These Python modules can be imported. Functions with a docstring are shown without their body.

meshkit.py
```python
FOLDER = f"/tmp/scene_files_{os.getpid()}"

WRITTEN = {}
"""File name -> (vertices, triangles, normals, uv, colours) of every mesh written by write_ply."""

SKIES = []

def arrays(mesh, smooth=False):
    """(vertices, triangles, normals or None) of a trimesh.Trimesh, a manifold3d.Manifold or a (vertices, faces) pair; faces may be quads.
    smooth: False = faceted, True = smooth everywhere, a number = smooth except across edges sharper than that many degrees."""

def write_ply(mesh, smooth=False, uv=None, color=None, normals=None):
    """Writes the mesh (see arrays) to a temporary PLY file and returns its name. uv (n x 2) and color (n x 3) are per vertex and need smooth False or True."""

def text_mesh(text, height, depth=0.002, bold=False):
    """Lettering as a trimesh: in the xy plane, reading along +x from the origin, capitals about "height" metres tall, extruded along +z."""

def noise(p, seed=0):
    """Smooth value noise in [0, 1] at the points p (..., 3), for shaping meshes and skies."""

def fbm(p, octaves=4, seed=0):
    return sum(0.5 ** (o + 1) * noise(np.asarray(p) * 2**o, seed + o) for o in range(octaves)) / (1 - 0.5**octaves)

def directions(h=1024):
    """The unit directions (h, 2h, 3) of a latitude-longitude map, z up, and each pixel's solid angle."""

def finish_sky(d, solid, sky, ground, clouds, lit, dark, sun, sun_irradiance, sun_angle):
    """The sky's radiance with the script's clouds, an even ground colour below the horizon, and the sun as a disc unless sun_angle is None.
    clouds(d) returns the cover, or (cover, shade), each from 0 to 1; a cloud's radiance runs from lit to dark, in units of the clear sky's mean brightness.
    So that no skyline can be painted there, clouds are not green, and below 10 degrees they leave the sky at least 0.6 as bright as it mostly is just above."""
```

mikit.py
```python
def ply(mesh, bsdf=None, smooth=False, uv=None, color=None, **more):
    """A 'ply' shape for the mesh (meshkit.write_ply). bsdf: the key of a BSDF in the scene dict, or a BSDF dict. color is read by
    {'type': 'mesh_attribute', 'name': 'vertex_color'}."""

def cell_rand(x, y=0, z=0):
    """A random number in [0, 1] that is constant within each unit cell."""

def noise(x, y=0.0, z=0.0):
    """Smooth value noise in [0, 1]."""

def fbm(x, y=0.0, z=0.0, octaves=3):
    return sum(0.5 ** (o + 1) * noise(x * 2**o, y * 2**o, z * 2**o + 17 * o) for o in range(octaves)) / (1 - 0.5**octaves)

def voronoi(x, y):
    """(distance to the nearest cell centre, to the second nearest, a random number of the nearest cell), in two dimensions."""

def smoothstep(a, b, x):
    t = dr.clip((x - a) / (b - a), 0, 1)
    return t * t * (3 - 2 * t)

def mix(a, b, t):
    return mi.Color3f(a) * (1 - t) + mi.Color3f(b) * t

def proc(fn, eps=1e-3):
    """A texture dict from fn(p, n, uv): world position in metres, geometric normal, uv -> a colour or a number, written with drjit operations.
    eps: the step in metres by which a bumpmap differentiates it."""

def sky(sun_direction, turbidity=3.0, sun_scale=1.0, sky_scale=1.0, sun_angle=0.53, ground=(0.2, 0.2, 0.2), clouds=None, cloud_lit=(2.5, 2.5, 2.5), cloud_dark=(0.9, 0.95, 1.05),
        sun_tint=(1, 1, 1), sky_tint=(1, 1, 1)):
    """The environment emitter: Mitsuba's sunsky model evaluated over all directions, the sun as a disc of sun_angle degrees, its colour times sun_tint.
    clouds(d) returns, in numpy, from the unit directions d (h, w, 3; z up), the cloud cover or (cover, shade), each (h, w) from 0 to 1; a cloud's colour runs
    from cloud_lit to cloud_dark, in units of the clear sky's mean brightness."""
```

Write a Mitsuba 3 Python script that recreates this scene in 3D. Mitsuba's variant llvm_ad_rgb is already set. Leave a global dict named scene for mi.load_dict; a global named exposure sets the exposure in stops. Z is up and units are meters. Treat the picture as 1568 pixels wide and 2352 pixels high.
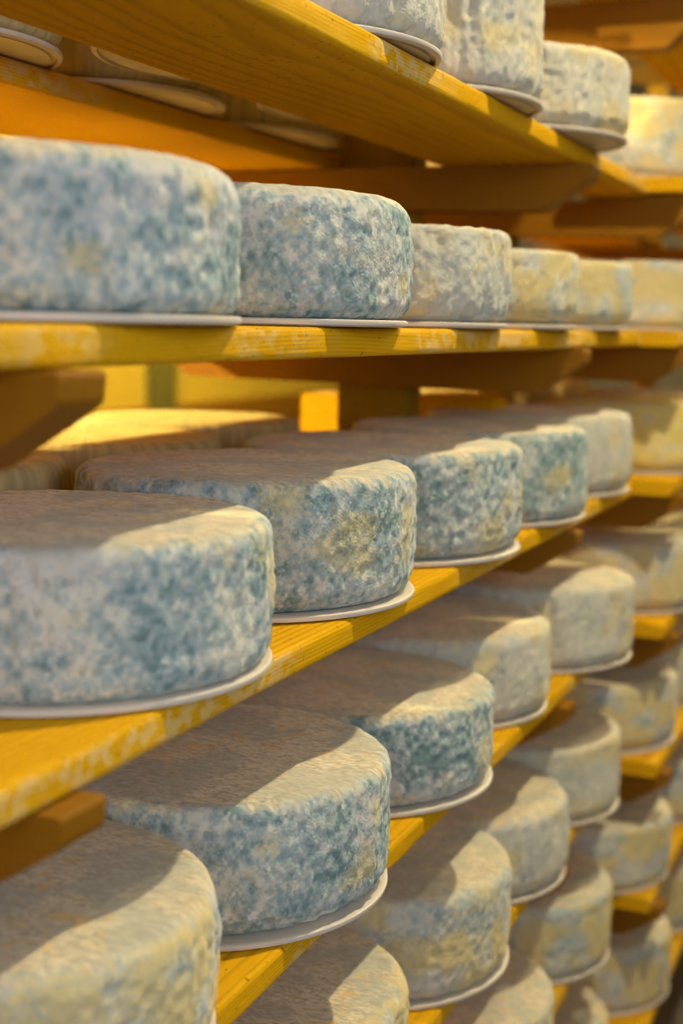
import math
import numpy as np, trimesh, drjit as dr, mitsuba as mi
import mikit, meshkit
from mikit import noise, fbm, smoothstep, mix, cell_rand

T = mi.ScalarTransform4f
D = 0.42            # metres from the camera's aisle line to the front edge of the shelves
EYE = 1.51          # camera height
exposure = -0.35
scene, labels = {}, {}


def W(x, y, z):
    """rack units -> world metres"""
    return np.array([x * D, y * D, z * D + EYE])


# ------------------------------------------------------------------ camera
F = 3267.0
yaw, pitch, roll = np.radians([22.361, 7.587, 1.186])
fw = np.array([-np.sin(yaw) * np.cos(pitch), np.cos(yaw) * np.cos(pitch), -np.sin(pitch)])
rt = np.array([np.cos(yaw), np.sin(yaw), 0.0])
up0 = np.cross(rt, fw)
up = -rt * np.sin(roll) + up0 * np.cos(roll)
eye = np.array([0, 0, EYE])
scene['camera'] = {'type': 'thinlens', 'fov': float(np.degrees(2 * np.arctan(784 / F))), 'fov_axis': 'x',
                   'aperture_radius': 0.0062, 'focus_distance': 2.68 * D, 'near_clip': 0.01, 'far_clip': 100.0,
                   'to_world': T().look_at(origin=eye.tolist(), target=(eye + fw).tolist(), up=up.tolist())}


# ------------------------------------------------------------------ light
def area(rgb):
    return {'type': 'area', 'radiance': {'type': 'rgb', 'value': list(map(float, rgb))}}


LAMP = np.array([1.0, 0.87, 0.54]) * 6100
LAMP_FAR = np.array([1.0, 0.78, 0.30]) * 7200
COOL_FILL = np.array([0.80, 0.95, 1.16]) * 6.0  # unseen cool fill behind the camera, added to light the wheel sides
COOL_FILL_2 = np.array([0.80, 0.95, 1.16]) * 7.6  # second unseen cool fill, added in the side wall
LAMPS = [('aisle', W(0.25, 3.75, 3.2), LAMP, 0.026), ('aisle', W(0.25, 10.5, 3.2), LAMP, 0.026),
         ('far', W(-5.5, 2.2, 1.6), LAMP_FAR, 0.05), ('far', W(-5.6, 13.0, 2.3), LAMP_FAR * 0.36, 0.05)]  # the last bulb is unseen, added to brighten the far wall

# ------------------------------------------------------------------ materials


def diffuse_principled(name, fn, rough=0.7, spec=0.3, bump=None, scale=1.0, eps=4e-4, **kw):
    b = {'type': 'principled', 'base_color': mikit.proc(fn), 'roughness': rough, 'specular': spec, **kw}
    if bump is not None:
        b = {'type': 'bumpmap', 'arbitrary': mikit.proc(bump, eps=eps), 'scale': scale, 'bsdf': b}
    scene[name] = {'type': 'twosided', 'bsdf': b}


def wood_fn(axis, early, late, knots=True, mould=False):
    """pine: growth rings round a pith line along the board's own length, warped, with fibres and specks"""
    def fn(p, n, uv):
        q = [p.x, p.y, p.z]
        l = q[axis]
        a, b = [q[i] for i in range(3) if i != axis]
        layer = cell_rand(dr.floor((p.z - EYE) / (0.548 * D) + 0.22), dr.floor(p.x / D * 1.2 + 9.0), 5)
        a = a + 0.35 * layer + 0.012 * fbm(l * 2.3, layer * 40, a * 9, 2)
        b = b - 0.21 + 0.25 * layer + 0.010 * noise(l * 3.1, layer * 31, b * 12)
        r = dr.sqrt(a * a + b * b) * 330 + 1.5 * noise(a * 30, b * 30, l * 2.0)
        t = r - dr.floor(r)
        ring = smoothstep(0.45, 0.9, t) * (1 - smoothstep(0.93, 1.0, t))
        fib = noise(a * 900, b * 900, l * 18)
        broad = fbm(a * 16, b * 16, l * 3.5, 2)
        c = mix(early, late, dr.clip(0.62 * ring + 0.35 * (fib - 0.5) + 0.5 * (broad - 0.5), 0, 1))
        speck = smoothstep(0.86, 0.91, noise(a * 330, b * 330, l * 190))
        c = mix(c, mi.Color3f(0.16, 0.07, 0.02), 0.6 * speck)
        if mould:      # whitish smears of dried mould, on the outer edge of the boards, in streaks of their own outline
            rag = fbm(p.y * 95 + p.z * 60, p.z * 120 - p.y * 45, 5.0, 4)
            m = smoothstep(0.38, 0.70, rag) * smoothstep(0.42, 0.70, noise(p.y * 8, dr.floor((p.z - EYE) / (0.548 * D) + 0.3) * 3.7, 1.0)) * smoothstep(0.6, 0.9, n.x)
            c = mix(c, mi.Color3f(0.62, 0.48, 0.24), 0.55 * m)
        return c
    return fn


def wood_bump(axis):
    def fn(p, n, uv):
        q = [p.x, p.y, p.z]
        l = q[axis]
        a, b = [q[i] for i in range(3) if i != axis]
        return noise(a * 700, b * 700, l * 14) * 0.6 + fbm(a * 60, b * 60, l * 12, 2)
    return fn


PINE_E, PINE_L = (0.64, 0.345, 0.005), (0.44, 0.205, 0.003)
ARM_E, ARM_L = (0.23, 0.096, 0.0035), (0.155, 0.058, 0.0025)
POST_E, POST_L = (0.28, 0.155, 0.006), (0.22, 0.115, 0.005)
diffuse_principled('mat_board', wood_fn(1, PINE_E, PINE_L, mould=True), 0.7, 0.06, wood_bump(1), 0.0004)
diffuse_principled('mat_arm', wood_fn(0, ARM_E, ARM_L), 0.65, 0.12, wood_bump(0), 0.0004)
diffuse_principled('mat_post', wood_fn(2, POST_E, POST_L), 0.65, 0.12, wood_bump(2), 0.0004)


def rind(p, n, uv):
    """mould rind; the whole number in uv.x is the wheel (its hundreds its kind), uv.y runs up the side (0 to 1) and over the top (1 to 2)"""
    wid = dr.floor(uv.x)
    style = dr.floor(wid / 100)
    ra, rb, rc = cell_rand(wid, 3, 1), cell_rand(wid, 7, 2), cell_rand(wid, 11, 4)
    o = wid * 0.37
    x, y, z = p.x + o, p.y, p.z
    big = fbm(x * 24, y * 24, z * 20, 2)
    mid = noise(x * 92, y * 92, z * 66)
    spot = noise(x * 205 + 5, y * 205, z * 140)
    fine = fbm(x * 430, y * 430, z * 310, 2)
    pale, grey, blue, teal, yellow, violet = [mi.Color3f(*c) for c in (
        (0.56, 0.535, 0.445), (0.42, 0.44, 0.40), (0.275, 0.345, 0.345), (0.155, 0.225, 0.225), (0.60, 0.46, 0.17), (0.45, 0.42, 0.43))]
    bias = dr.select(style == 0, -0.05, dr.select(style == 1, 0.03, 0.06)) + 0.08 * (ra - 0.5)
    t = 0.5 + 0.78 * (big - 0.5) + 0.50 * (mid - 0.5) + 0.62 * (spot - 0.5) + 0.55 * (fine - 0.5) + bias
    t = dr.select(style == 0, t, dr.select(style == 1, 0.60 + 0.50 * (t - 0.5), 0.58 + 0.62 * (t - 0.5)))
    side = mix(mix(teal, blue, smoothstep(0.05, 0.36, t)), mix(grey, pale, smoothstep(0.46, 0.84, t)), smoothstep(0.26, 0.66, t))
    side = mix(side, violet, 0.38 * smoothstep(0.50, 0.64, fbm(x * 15 + 9, y * 15, z * 19, 2)) * smoothstep(0.2, 0.6, t))
    ya = dr.select(style == 2, 0.13, dr.select(style == 1, 0.03, -0.01)) + 0.08 * (rc - 0.5)
    dots = smoothstep(0.70, 0.84, noise(x * 190 + 70, y * 190, z * 110) + 0.5 * (fine - 0.5))
    side = mix(side, mi.Color3f(0.10, 0.165, 0.165), 0.45 * dots * dr.select(style == 0, 1.0, 0.35))
    side = mix(side, mi.Color3f(0.52, 0.48, 0.385), dr.select(style == 1, 0.45, 0.0))
    side = mix(side, yellow, dr.select(style == 2, 0.75, 0.55) * smoothstep(0.52, 0.70, 0.75 * fbm(x * 24 + 31, y * 24, z * 24, 2) + 0.25 * fine + ya))
    side = mix(side, mi.Color3f(0.74, 0.69, 0.60), 0.35 * smoothstep(0.60, 0.80, 0.5 * noise(x * 120 + 40, y * 120, z * 70) + 0.5 * fine))
    # the top: brushed, felted rind, cream with grey-green haze and a few orange flecks
    px, py = p.x + o, p.y
    sw = 0.02 * fbm(px * 14, py * 14, 1.0, 2)
    felt = noise((px + sw) * 330, (py + 2 * sw) * 900, 2.0)
    felt2 = fbm((px + sw) * 170, py * 420, 7.0, 2)
    top = mix(mi.Color3f(0.66, 0.58, 0.42), mi.Color3f(0.38, 0.33, 0.24), dr.clip(0.75 * felt + 1.2 * (felt2 - 0.42) + 0.5 * (big - 0.5), 0, 1))
    top = mix(top, mi.Color3f(0.36, 0.39, 0.35), 0.45 * smoothstep(0.48, 0.62, big))
    top = mix(top, mi.Color3f(0.66, 0.42, 0.12), 0.5 * smoothstep(0.78, 0.86, noise(px * 95, py * 130, 2.0)) * smoothstep(0.55, 0.65, noise(px * 17, py * 17, 6.0)))
    c = mix(side, top, smoothstep(0.96, 1.06, uv.y + 0.16 * (mid - 0.5) + 0.06 * (fine - 0.5)))
    # cream-rind wheels of the far row: smooth, pale, cloth-marked
    cloth = noise((uv.x - wid) * 260, z * 14, wid)
    cream = mix(mi.Color3f(0.62, 0.50, 0.22), mi.Color3f(0.45, 0.37, 0.18), smoothstep(0.3, 0.75, 0.6 * cloth + 0.4 * big))
    c = mix(c, mix(mi.Color3f(0.66, 0.50, 0.10), c, smoothstep(0.45, 0.8, mid) * 0.5), dr.select(style == 4, 0.8, 0.0))
    return mi.Color3f(dr.select(style == 3, cream, c))


def rind_bump(p, n, uv):
    return 0.6 * fbm(p.x * 260, p.y * 260, p.z * 190, 2) + 0.4 * noise(p.x * 900, p.y * 900, p.z * 700)


diffuse_principled('mat_rind', rind, 1.0, 0.02, rind_bump, 0.0011, eps=5e-4)
scene['mat_disc'] = {'type': 'twosided', 'bsdf': {'type': 'principled', 'base_color': {'type': 'rgb', 'value': [0.57, 0.50, 0.42]}, 'roughness': 0.5, 'specular': 0.3}}
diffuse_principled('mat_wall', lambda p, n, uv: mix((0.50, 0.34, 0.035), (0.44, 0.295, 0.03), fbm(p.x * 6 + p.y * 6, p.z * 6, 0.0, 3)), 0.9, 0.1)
diffuse_principled('mat_wall_pale', lambda p, n, uv: mix((0.20, 0.19, 0.17), (0.15, 0.145, 0.13), fbm(p.x * 6 + p.y * 6, p.z * 6, 0.0, 3)), 0.9, 0.1)
diffuse_principled('mat_floor', lambda p, n, uv: mix((0.10, 0.09, 0.08), (0.06, 0.055, 0.05), fbm(p.x * 8, p.y * 8, 0.0, 3)), 0.6, 0.3)
scene['mat_dark_metal'] = {'type': 'twosided', 'bsdf': {'type': 'principled', 'base_color': {'type': 'rgb', 'value': [0.12, 0.12, 0.11]}, 'roughness': 0.4, 'metallic': 0.6}}
diffuse_principled('mat_batten_shade', lambda p, n, uv: mix((0.12, 0.10, 0.015), (0.09, 0.075, 0.012), fbm(p.x * 30, p.y * 30, p.z * 5, 2)), 0.6, 0.3)  # the batten's shade is put into this dark olive base colour

# ------------------------------------------------------------------ mesh helpers


def add(key, mesh, mat, smooth=35, label=None, category=None, group=None, kind=None, uv=None, **more):
    scene[key] = mikit.ply(mesh, mat, smooth=smooth, uv=uv, **more)
    note(key, label, category, group, kind)


def note(key, label=None, category=None, group=None, kind=None):
    d = {k: v for k, v in dict(label=label, category=category, group=group, kind=kind).items() if v}
    if d:
        labels[key] = d


def box(lo, hi):
    lo, hi = np.minimum(lo, hi), np.maximum(lo, hi)
    b = trimesh.creation.box(extents=hi - lo)
    b.apply_translation((lo + hi) / 2)
    return b


def round_poly(pts, r, n=4):
    """polygon with every corner rounded by radius r"""
    out, k = [], len(pts)
    for i in range(k):
        p, a, b = np.array(pts[i]), np.array(pts[i - 1]), np.array(pts[(i + 1) % k])
        da, db = (a - p), (b - p)
        ra = min(r, 0.45 * np.linalg.norm(da), 0.45 * np.linalg.norm(db))
        s, e = p + da / np.linalg.norm(da) * ra, p + db / np.linalg.norm(db) * ra
        for j in range(n + 1):
            u = j / n
            out.append((1 - u) ** 2 * s + 2 * u * (1 - u) * p + u * u * e)
    return np.array(out)


def extrude(poly, axis, l0, l1, seg=1, wobble=0.0, seed=0, sub=0.0):
    """sweep a convex polygon (in the other two axes' order) along axis, with capped ends and slight unevenness; metres"""
    if sub:
        fine = []
        for i in range(len(poly)):
            a, b = poly[i], poly[(i + 1) % len(poly)]
            m = max(1, int(np.linalg.norm(b - a) / sub))
            fine += [a + (b - a) * j / m for j in range(m)]
        poly = np.array(fine)
    k = len(poly)
    ls = np.linspace(l0, l1, seg + 1)
    others = [i for i in range(3) if i != axis]
    v = np.zeros((seg + 1, k, 3))
    v[:, :, axis] = ls[:, None]
    v[:, :, others[0]] = poly[None, :, 0]
    v[:, :, others[1]] = poly[None, :, 1]
    if wobble:
        c = poly.mean(0)
        dirs = poly - c
        dirs = dirs / np.linalg.norm(dirs, axis=1, keepdims=True)
        w = (meshkit.fbm(v.reshape(-1, 3) * [60, 22, 90], 3, seed) - 0.5).reshape(seg + 1, k) * 2 * wobble
        v[:, :, others[0]] += w * dirs[None, :, 0]
        v[:, :, others[1]] += w * dirs[None, :, 1]
    ctr = np.zeros((2, 3))
    ctr[:, others] = poly.mean(0)
    ctr[:, axis] = l0, l1
    verts = np.vstack([v.reshape(-1, 3), ctr])
    f = []
    for s in range(seg):
        for j in range(k):
            a, b = s * k + j, s * k + (j + 1) % k
            f += [[a, b, b + k], [a, b + k, a + k]]
    n0 = (seg + 1) * k
    for j in range(k):
        f += [[n0, (j + 1) % k, j], [n0 + 1, seg * k + j, seg * k + (j + 1) % k]]
    m = trimesh.Trimesh(verts, f, process=False)
    if m.volume < 0:
        m.invert()
    return m


def lathe(profile, n, center=(0, 0, 0)):
    """closed surface of revolution about z; profile rows (r, z) from bottom axis to top axis"""
    a = np.linspace(0, 2 * np.pi, n, endpoint=False)
    pr = np.array(profile)
    v = np.stack([pr[:, None, 0] * np.cos(a), pr[:, None, 0] * np.sin(a), np.repeat(pr[:, 1:2], n, 1)], -1).reshape(-1, 3)
    m = len(pr)
    i, j = np.meshgrid(np.arange(m - 1), np.arange(n), indexing='ij')
    p, q = (i * n + j).ravel(), (i * n + (j + 1) % n).ravel()
    f = np.vstack([np.c_[p, q, q + n], np.c_[p, q + n, p + n]])
    return trimesh.Trimesh(v + np.array(center), f, process=False)


def wheel_mesh(cx, cy, z0, R, h, ident, n, seed, smooth_rind=False, streaks=1.0, rt_=0.024, rb_=0.040, lean=0.0):
    """a cheese wheel in world metres: (vertices, faces, uv). cx, cy, z0 world; the seam is turned to the back of the rack"""
    rs = np.random.RandomState(seed)
    rt_, rb_ = rt_ * D * rs.uniform(0.85, 1.3), rb_ * D * rs.uniform(0.7, 1.4)
    ds = 2 * np.pi * R / n
    prof = []
    for r in np.linspace(0, R - rb_, 5):
        prof.append((r, 0.0, -1.0))
    for a in np.linspace(-np.pi / 2, 0, max(3, int(rb_ * 1.57 / ds / 1.4)))[1:]:
        prof.append((R - rb_ + rb_ * np.cos(a), rb_ + rb_ * np.sin(a), 0))
    ns = max(6, int((h - rb_ - rt_) / ds / 1.1))
    for u in np.linspace(0, 1, ns)[1:-1]:
        prof.append((R, rb_ + (h - rb_ - rt_) * u, 0))
    for a in np.linspace(0, np.pi / 2, max(4, int(rt_ * 1.57 / ds / 1.2))):
        prof.append((R - rt_ + rt_ * np.cos(a), h - rt_ + rt_ * np.sin(a), 0))
    rr = R - rt_
    while rr > R * 0.04:
        rr -= max(ds * 1.5, 0.02 * R if rr > 0.7 * R else 0.06 * R)
        prof.append((max(rr, 0.0), h, 1.0))
    prof = np.array(prof)
    m = len(prof)
    th = np.linspace(-np.pi, np.pi, n + 1)      # the seam at -x
    r, z = prof[:, None, 0], prof[:, None, 1]
    bulge = 1 + 0.018 * np.sin(np.pi * np.clip(z / h, 0, 1)) * rs.uniform(-0.3, 1.2)
    X, Y, Z = r * bulge * np.cos(th), r * bulge * np.sin(th), np.repeat(z, n + 1, 1)
    P = np.stack([X, Y, Z], -1)
    P[:, -1] = P[:, 0]
    off = rs.uniform(0, 50, 3)
    amp = 0.35 if smooth_rind else 1.0
    cyc = np.stack([np.cos(th), np.sin(th), 0 * th], -1)
    oval = 1 + 0.016 * (meshkit.noise(cyc * 1.3 + off, 1) - 0.5) * 2
    low = (meshkit.fbm(P * 16 + off, 2, 2) - 0.5) * 0.0036 * amp
    mid = (meshkit.fbm(P * [85, 85, 60] + off, 2, 3) - 0.5) * 0.0020 * amp
    peb = (meshkit.noise(P * [200, 200, 140] + off, 4) - 0.5) * 0.0024 * amp
    pit = -np.clip(meshkit.noise(P * [110, 110, 80] + off, 6) - 0.72, 0, 1) * (0.004 if streaks > 1 else 0.012) * amp
    streak = (meshkit.noise(np.stack([X * 130, Y * 130, Z * 18], -1) + off, 5) - 0.5) * 0.0030 * amp * streaks
    disp = low + mid + peb + streak + pit
    # outward normal of the profile
    dp = np.gradient(prof[:, :2], axis=0)
    nr, nz = dp[:, 1], -dp[:, 0]
    ln = np.hypot(nr, nz) + 1e-12
    nr, nz = nr / ln, nz / ln
    onbottom = prof[:, 2] < 0
    wgt = np.where(onbottom, 0.0, 1.0)[:, None] * np.clip(Z / (0.3 * rb_ + 1e-6), 0, 1)
    topw = np.where(prof[:, 2] > 0, 0.30, 1.0)[:, None]
    rim = np.clip(np.abs(Z - (h - 0.3 * rt_)) / (0.9 * rt_), 0.25, 1.0)
    k = disp * wgt * np.where(prof[:, 2] > 0, topw[:, 0], 1.0)[:, None] * np.where((prof[:, 2] > 0)[:, None], 1.0, rim)
    P[..., 0] += k * nr[:, None] * np.cos(th)
    P[..., 1] += k * nr[:, None] * np.sin(th)
    P[..., 2] += k * nz[:, None]
    P[..., 0] *= oval
    P[..., 1] *= oval
    P[..., 2] = np.maximum(P[..., 2], 0)
    P[..., 2] *= 1 + lean * P[..., 0] / R
    P[:, -1] = P[:, 0]
    P[-1] = P[-1].mean(0)
    vv = np.where(prof[:, 2] > 0, 1 + (R - prof[:, 0]) / R, np.clip(prof[:, 1] / (h - 0.35 * rt_), 0, 1.05))
    vv = np.where(onbottom, 0.0, vv)
    uv = np.stack([np.repeat((ident + (th + np.pi) / (2 * np.pi) * 0.9 + 0.05)[None], m, 0), np.repeat(vv[:, None], n + 1, 1)], -1)
    i, j = np.meshgrid(np.arange(m - 1), np.arange(n), indexing='ij')
    p = (i * (n + 1) + j).ravel()
    f = np.vstack([np.c_[p, p + 1, p + n + 2], np.c_[p, p + n + 2, p + n + 1]])
    return P.reshape(-1, 3) + [cx, cy, z0], f, uv.reshape(-1, 2)


# ------------------------------------------------------------------ the cellar (the setting)
XL, XR, YB, YF, ZC = -8.0 * D, 3.2 * D, -5.0 * D, 24.0 * D, 3.10
th_ = 0.12
add('floor', box([XL - th_, YB - th_, -0.1], [XR + th_, YF + th_, 0.0]), 'mat_floor', False, 'grey concrete cellar floor', kind='structure')
add('ceiling', box([XL - th_, YB - th_, ZC], [XR + th_, YF + th_, ZC + 0.1]), 'mat_wall_pale', False, 'plain plastered cellar ceiling', kind='structure')
add('wall_left', box([XL - th_, YB - th_, 0], [XL, YF + th_, ZC]), 'mat_wall', False, 'yellow lit plaster wall behind the racks', kind='structure')
ra0, ra1, rz0, rz1 = -3.6 * D, 0.4 * D, 1.50, 2.55
right = trimesh.util.concatenate([box([XR, YB - th_, 0], [XR + th_, ra0, ZC]), box([XR, ra1, 0], [XR + th_, YF + th_, ZC]),
                                  box([XR, ra0, 0], [XR + th_, ra1, rz0]), box([XR, ra0, rz1], [XR + th_, ra1, ZC])])
add('wall_right', right, 'mat_wall_pale', False, 'pale plaster wall across the aisle', kind='structure')
wv = np.array([[XR + th_, ra0, rz0], [XR + th_, ra1, rz0], [XR + th_, ra1, rz1], [XR + th_, ra0, rz1]])
add('fill_panel_2', trimesh.Trimesh(wv, [[0, 2, 1], [0, 3, 2]], process=False), 'mat_wall_pale', False, 'added cool fill panel in the side wall', kind='structure', emitter=area(COOL_FILL_2))  # glowing panel added as cool fill from the aisle side
add('wall_end', box([XL, YF, 0], [XR, YF + th_, ZC]), 'mat_wall_pale', False, 'plaster wall at the end of the aisle', kind='structure')
# the wall at the camera's back with an opening for an added cool fill light
wx0, wx1, wz0, wz1 = -0.9 * D, 2.3 * D, 1.50, 2.55
back = trimesh.util.concatenate([box([XL, YB - th_, 0], [wx0, YB, ZC]), box([wx1, YB - th_, 0], [XR, YB, ZC]),
                                 box([wx0, YB - th_, 0], [wx1, YB, wz0]), box([wx0, YB - th_, wz1], [wx1, YB, ZC])])
add('wall_back', back, 'mat_wall_pale', False, 'pale plaster wall with an opening for the added fill panel', kind='structure')
wv = np.array([[wx0, YB - th_, wz0], [wx1, YB - th_, wz0], [wx1, YB - th_, wz1], [wx0, YB - th_, wz1]])
add('fill_panel_1', trimesh.Trimesh(wv, [[0, 2, 1], [0, 3, 2]], process=False), 'mat_wall_pale', False, 'added cool fill panel behind the camera', kind='structure', emitter=area(COOL_FILL))  # glowing panel added as cool fill from behind the camera
# battens on the far wall
add('wall_left__post', box([XL - .01, 13.72 * D, 0.0], [XL + .035, 14.25 * D, ZC]), 'mat_batten_shade', False, 'upright batten with its shade put into the colour')
add('wall_left__rail', box([XL - .01, YB, EYE - 1.28 * D], [XL + .03, YF, EYE - 0.97 * D]), 'mat_arm', False, 'brown rail')

# ------------------------------------------------------------------ racks
ZB = [1.20, 0.48, -0.064, -0.62, -1.164, -1.708, -2.252, -2.80]      # undersides of the boards, top to bottom
TH = 0.055
LEVEL = ['topmost shelf', 'upper shelf', 'eye-level shelf', 'third shelf', 'fourth shelf', 'fifth shelf', 'sixth shelf', 'lowest shelf']


def rack_post(key, label, x_end, y0, y1, px0, px1):
    """a square post with a tapered cross arm under every shelf, poking out on both sides"""
    note(key, label, 'rack post', 'wooden posts with cross arms carrying the shelves')
    poly = round_poly([W(px0, y1 - .005, 0)[:2], W(px1, y1 - .005, 0)[:2], W(px1, y1 + .12, 0)[:2], W(px0, y1 + .12, 0)[:2]], 0.004)
    v0 = extrude(poly, 2, 0.0, ZC - 0.02, 12)
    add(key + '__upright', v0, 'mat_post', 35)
    for i, zb in enumerate(ZB):
        z, e, hh = zb - 0.002, x_end, 0.135
        if i == 0:
            hh = 0.175
        if y0 < 2 and i == 1:      # the short, shallow arm at the picture's top corner
            e, hh = x_end - 0.07, 0.100
        pts = [(e, z), (e - .004, z - .042), (e - .150, z - hh), (x_end - 1.34, z - hh + .015), (x_end - 1.45, z - .008), (x_end - 1.45, z)]
        poly = np.array([[x * D, zz * D + EYE] for x, zz in pts])
        m = extrude(round_poly(poly, 0.004, 3), 1, y0 * D, y1 * D, 2, 0.0004, i, sub=0.03)
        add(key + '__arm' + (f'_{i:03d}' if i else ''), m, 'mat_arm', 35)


rack_post('rack_post', 'brown square rack post with tapered cross arms, standing between the two rows of wheels', -0.965, 4.22, 4.325, -1.80, -1.555)
rack_post('rack_post_001', 'brown rack post nearest the camera, its blurred cross arm tips showing under the boards', -0.965, 1.45, 1.555, -1.80, -1.67)
rack_post('rack_post_002', 'brown rack post of the second rack, farther down the aisle', -0.835, 5.42, 5.53, -1.68, -1.572)
rack_post('rack_post_003', 'brown rack post at the distant end of the second rack', -0.87, 8.6, 8.72, -1.68, -1.572)


def board(key, label, x0, x1, y0, y1, zb, seed, group, fine):
    """a pine board, its outer edge rounded over"""
    a, b = W(x0, 0, zb), W(x1, 0, zb + TH)
    pts = [(a[0], a[2]), (b[0], a[2]), (b[0], b[2]), (a[0], b[2])]
    poly = round_poly(pts, 0.0065, 5)
    m = extrude(poly, 1, y0 * D, y1 * D, 220 if fine else 60, 0.0009 if fine else 0.0005, seed, sub=0.004 if fine else 0.02)
    add(key, m, 'mat_board', 40, label, 'shelf board', group)


nb = 0
for i, zb in enumerate(ZB):
    for rack, (xf, ya, yb) in enumerate(((-1.0, 0.55, 5.28), (-0.87, 5.345, 9.6))):
        zb_ = zb + (.018 if rack and i == 1 else 0)
        for row, (xa, xb) in enumerate(((xf - .44, xf), (xf - 1.36, xf - .82))):
            key = 'shelf_board' + (f'_{nb:03d}' if nb else '')
            where = ['near rack', 'second rack down the aisle'][rack]
            lab = f"yellow pine {'front' if row == 0 else 'rear'} board of the {LEVEL[i]} of the {where}"
            board(key, lab, xa, xb, ya, yb, zb_, nb, ['pine boards along the aisle', 'pine boards of the rear row'][row], rack == 0 and row == 0 and 1 <= i <= 4)
            nb += 1

# ------------------------------------------------------------------ ripening discs and cheese wheels
DISC_T = 0.016
disc_prof = np.array([(0, 0), (.29, 0), (.31, .0), (.335, .001), (.3375, .006), (.346, .006), (.3485, 0.0), (.355, .001), (.3595, .003), (.361, .007), (.3605, .011), (.357, .0135), (.35, .0135), (.29, .0135), (0, .0135)]) * D
ORD = ['first', 'second', 'third', 'fourth', 'fifth', 'sixth', 'seventh', 'eighth', 'ninth']
counts = dict(wheel=0, disc=0)


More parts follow.
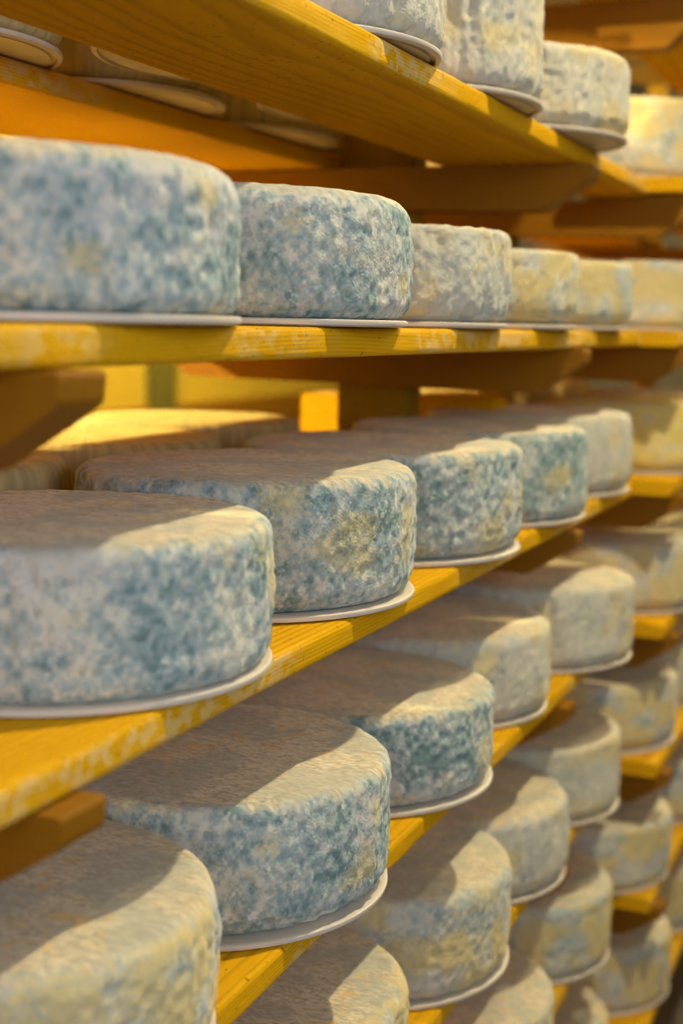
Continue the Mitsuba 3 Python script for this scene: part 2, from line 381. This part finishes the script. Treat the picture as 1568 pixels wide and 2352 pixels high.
def put(x, y, k, h, style, label, group, disc_label, R=0.357, n=380, dx=0.0, lean=0.0, rt_=0.024, disc=True):
    i = counts['wheel']
    z = ZB[k] + TH + (.018 if k == 1 and y > 5.4 else 0)
    c = W(x + (0 if style == 3 else 0.030 if k == 2 else 0.010), y, z)
    c[2] += 0.0006
    if disc:
        j = counts['disc']
        dk = 'ripening_disc' + (f'_{j:03d}' if j else '')
        add(dk, lathe(disc_prof * [R / 0.357, 1], 220, c), 'mat_disc', 40, disc_label, 'disc', 'white discs under the cheese wheels')
        counts['disc'] += 1
    key = 'cheese_wheel' + (f'_{i:03d}' if i else '')
    v, f, uv = wheel_mesh(c[0] + dx * D, c[1], c[2] + 0.0137 * D + 0.0002, R * D, h * D, style * 100 + i % 100, n, 100 + i, style == 3, streaks=2.2 if style == 1 else 1.0, lean=lean, rt_=rt_)
    add(key, (v, f), 'mat_rind', True, label, 'cheese', group, uv=uv)
    counts['wheel'] += 1


def row(k, items, where, group, n=380):
    for j, (x, y, h, style, look, *more) in enumerate(items):
        kw = more[0] if more else {}
        put(x, y, k, h, style, f"{look}, {ORD[j]} cheese along {where}", group, f"white plastic disc under the {ORD[j]} wheel along {where}", **{'n': n, **kw})


row(1, [(-1.328, 2.75, .265, 1, 'grey wrinkled wheel cropped at the top'), (-1.303, 3.47, .272, 1, 'flaky grey wheel with a dark notch'),
        (-1.238, 4.20, .222, 1, 'beige grey wheel with a soft rim')], 'the upper shelf', 'grey wheels on the upper shelf', 420)
row(2, [(-1.33, 1.80, .222, 0, 'blurred blue and yellow mottled wheel', dict(lean=-.025, rt_=.05)), (-1.33, 2.535, .234, 0, 'blue grey wheel with a sloping shoulder', dict(lean=-.02, rt_=.045)),
        (-1.335, 3.265, .214, 1, 'grey wheel with slanting blue creases', dict(rt_=.018)), (-1.325, 3.98, .200, 2, 'small yellowish wheel with a sharp rim', dict(rt_=.02, n=260, R=.35)),
        (-1.325, 4.71, .206, 2, 'blurred pale yellow grey wheel', dict(n=220))], 'the eye-level shelf', 'wheels on the eye-level shelf', 440)
row(3, [(-1.315, 1.95, .230, 0, 'pale blue mottled wheel', dict(R=.352)), (-1.322, 2.662, .255, 0, 'pebbly blue grey wheel in sharp focus', dict(R=.354)),
        (-1.295, 3.38, .252, 0, 'blue speckled wheel with a lit flat top'), (-1.295, 4.11, .254, 0, 'grey green wheel catching lamp light', dict(n=260)),
        (-1.315, 4.88, .26, 1, 'soft grey wheel near the board end', dict(n=220))], 'the third shelf', 'wheels on the third shelf', 460)
row(4, [(-1.290, 1.735, .228, 2, 'out of focus wheel with yellow stains', dict(R=.340)), (-1.286, 2.437, .250, 0, 'blue dotted wheel with orange flecks', dict(n=500)),
        (-1.290, 3.185, .220, 0, 'fine speckled wheel with a half shaded top'), (-1.335, 3.92, .245, 1, 'grey green wheel part hidden', dict(n=260, R=.352)),
        (-1.245, 4.70, .262, 1, 'grey wheel standing tall', dict(n=260))], 'the fourth shelf', 'wheels on the fourth shelf', 460)
row(5, [(-1.29, 2.60, .248, 2, 'yellowish wheel with a lit corner'), (-1.282, 3.375, .262, 2, 'yellow and teal mottled wheel'),
        (-1.285, 4.04, .238, 1, 'grey wheel with a bright disc rim', dict(n=260, R=.35)), (-1.275, 4.76, .255, 1, 'pale grey green wheel', dict(n=220))],
    'the fifth shelf', 'wheels on the fifth shelf', 380)
row(6, [(-1.265, 3.86, .235, 2, 'cream yellow wheel with a rounded rim'), (-1.281, 4.74, .258, 2, 'yellow streaked grey wheel')],
    'the sixth shelf', 'wheels on the sixth shelf', 240)
row(7, [(-1.29, 4.85, .25, 2, 'pale wheel at the picture bottom')], 'the lowest shelf', 'wheels on the lowest shelf', 200)
FAR = {1: [(-1.19, 5.73, 2, .285), (-1.16, 6.6, 1)], 2: [(-1.20, 5.75, 2, .25), (-1.20, 6.5, 2), (-1.2, 7.25, 2)], 3: [(-1.13, 5.88, 4), (-1.16, 6.65, 2)],
       4: [(-1.16, 5.80, 2), (-1.18, 6.55, 2)], 5: [(-1.235, 5.68, 2), (-1.18, 6.5, 1), (-1.18, 7.25, 1)], 6: [(-1.225, 5.62, 2, .255), (-1.18, 6.5, 2), (-1.18, 7.25, 1)],
       7: [(-1.21, 5.72, 2), (-1.17, 6.6, 2), (-1.17, 7.35, 2)]}
YELLOW = {(3, 0): 'bright yellow rinded wheel'}
LOOKS = ['blurred yellowish wheel', 'soft beige wheel', 'dim tan wheel']
for k, items in FAR.items():
    row(k, [(x, y, (hh or [.265])[0], s, YELLOW.get((k, j), LOOKS[j])) for j, (x, y, s, *hh) in enumerate(items)], f'the {LEVEL[k]} of the second rack', 'wheels on the second rack', 170)
# the rear row, seen over and under the near row; unseen ones added against light leaks
row(1, [(-2.05, 2.45, .26, 3, 'smooth cream wheel above the rear board'), (-2.05, 3.2, .26, 3, 'smooth cream wheel, disc showing from below'), (-2.05, 3.95, .26, 3, 'smooth cream wheel close to the post'),
        (-2.05, 4.75, .26, 3, 'smooth cream wheel past the post'), (-2.05, 5.95, .26, 3, 'smooth cream wheel farther along'), (-2.05, 6.7, .26, 3, 'smooth cream wheel farther along')], "the upper shelf's rear board", 'cream wheels in the rear row', 200)
row(3, [(-2.18, 1.74, .245, 3, 'cream wheel close beside the camera'), (-2.05, 2.47, .245, 3, 'cream wheel with a brown side shadow'), (-2.05, 3.2, .245, 3, 'pale cream wheel with a lit top'),
        (-2.15, 3.93, .25, 3, 'cream wheel with a shaded brown edge'), (-2.05, 6.05, .262, 3, 'dim cream wheel past the post'), (-2.05, 6.8, .262, 3, 'dim cream wheel farther along'), (-2.05, 7.55, .262, 3, 'dim cream wheel farther along')],
    "the third shelf's rear board", 'cream wheels in the rear row', 260)

for k, where in ((0, 'the topmost shelf'), (2, 'the eye-level shelf'), (4, 'the fourth shelf'), (5, 'the fifth shelf')):  # unseen wheels added to stop lamp light leaking through the rack
    row(k, [(-2.06 if yy > 2 else -2.18, yy, .26, 3, 'unseen cream wheel added to block light') for yy in (1.75, 2.495, 3.24, 3.985, 4.73, 5.98, 6.73)], where + "'s rear board", 'cream wheels in the rear row', 90)
row(0, [(-1.36, yy, .26, 1, 'unseen grey wheel added for shade') for yy in (2.0, 2.75, 3.5, 4.25, 5.0)], 'the topmost shelf', 'unseen wheels added on the topmost shelf', 90)  # out of view, added to block lamp light from above
row(0, [(-1.24, yy, .26, 1, 'unseen grey wheel added for shade') for yy in (5.9, 6.65, 7.4)], 'the topmost shelf of the second rack', 'unseen wheels added on the topmost shelf', 90)

# a squared pine block with rounded top corners, set across the rear board behind the post
blk = round_poly([W(-2.13, 0, ZB[3] + TH + .001)[[0, 2]], W(-1.40, 0, ZB[3] + TH + .001)[[0, 2]], W(-1.40, 0, -.255)[[0, 2]], W(-2.13, 0, -.255)[[0, 2]]], 0.012, 6)
add('wood_block', extrude(blk, 1, 4.76 * D, 4.95 * D, 2, 0.0005, 3, sub=0.02), 'mat_board', 40, 'brightly lit yellow pine block behind the brown rack post', 'wooden block')

# ------------------------------------------------------------------ lamps
for i, (kind, c, rgb, r) in enumerate(LAMPS):
    key = 'pendant_lamp' + (f'_{i:03d}' if i else '')
    note(key, ['bare warm bulb hanging over the aisle beside the near rack', 'bare warm bulb hanging farther down the aisle', 'bare yellow bulb hanging behind the racks', 'unseen yellow bulb added to light the wall far behind the racks'][i], 'lamp', 'hanging bulbs')
    b = trimesh.creation.icosphere(3, r)
    b.apply_translation(c)
    add(key + '__bulb', b, 'mat_disc', True, emitter=area(rgb))
    add(key + '__socket', lathe([(0, r * .9), (r * .6, r * .9), (r * .62, r * 2.6), (r * .3, r * 3), (0, r * 3)], 24, c), 'mat_dark_metal', 30)
    add(key + '__cord', lathe([(0, r * 2.9), (.003, r * 2.9), (.003, ZC - c[2]), (0, ZC - c[2])], 8, c), 'mat_dark_metal', 30)
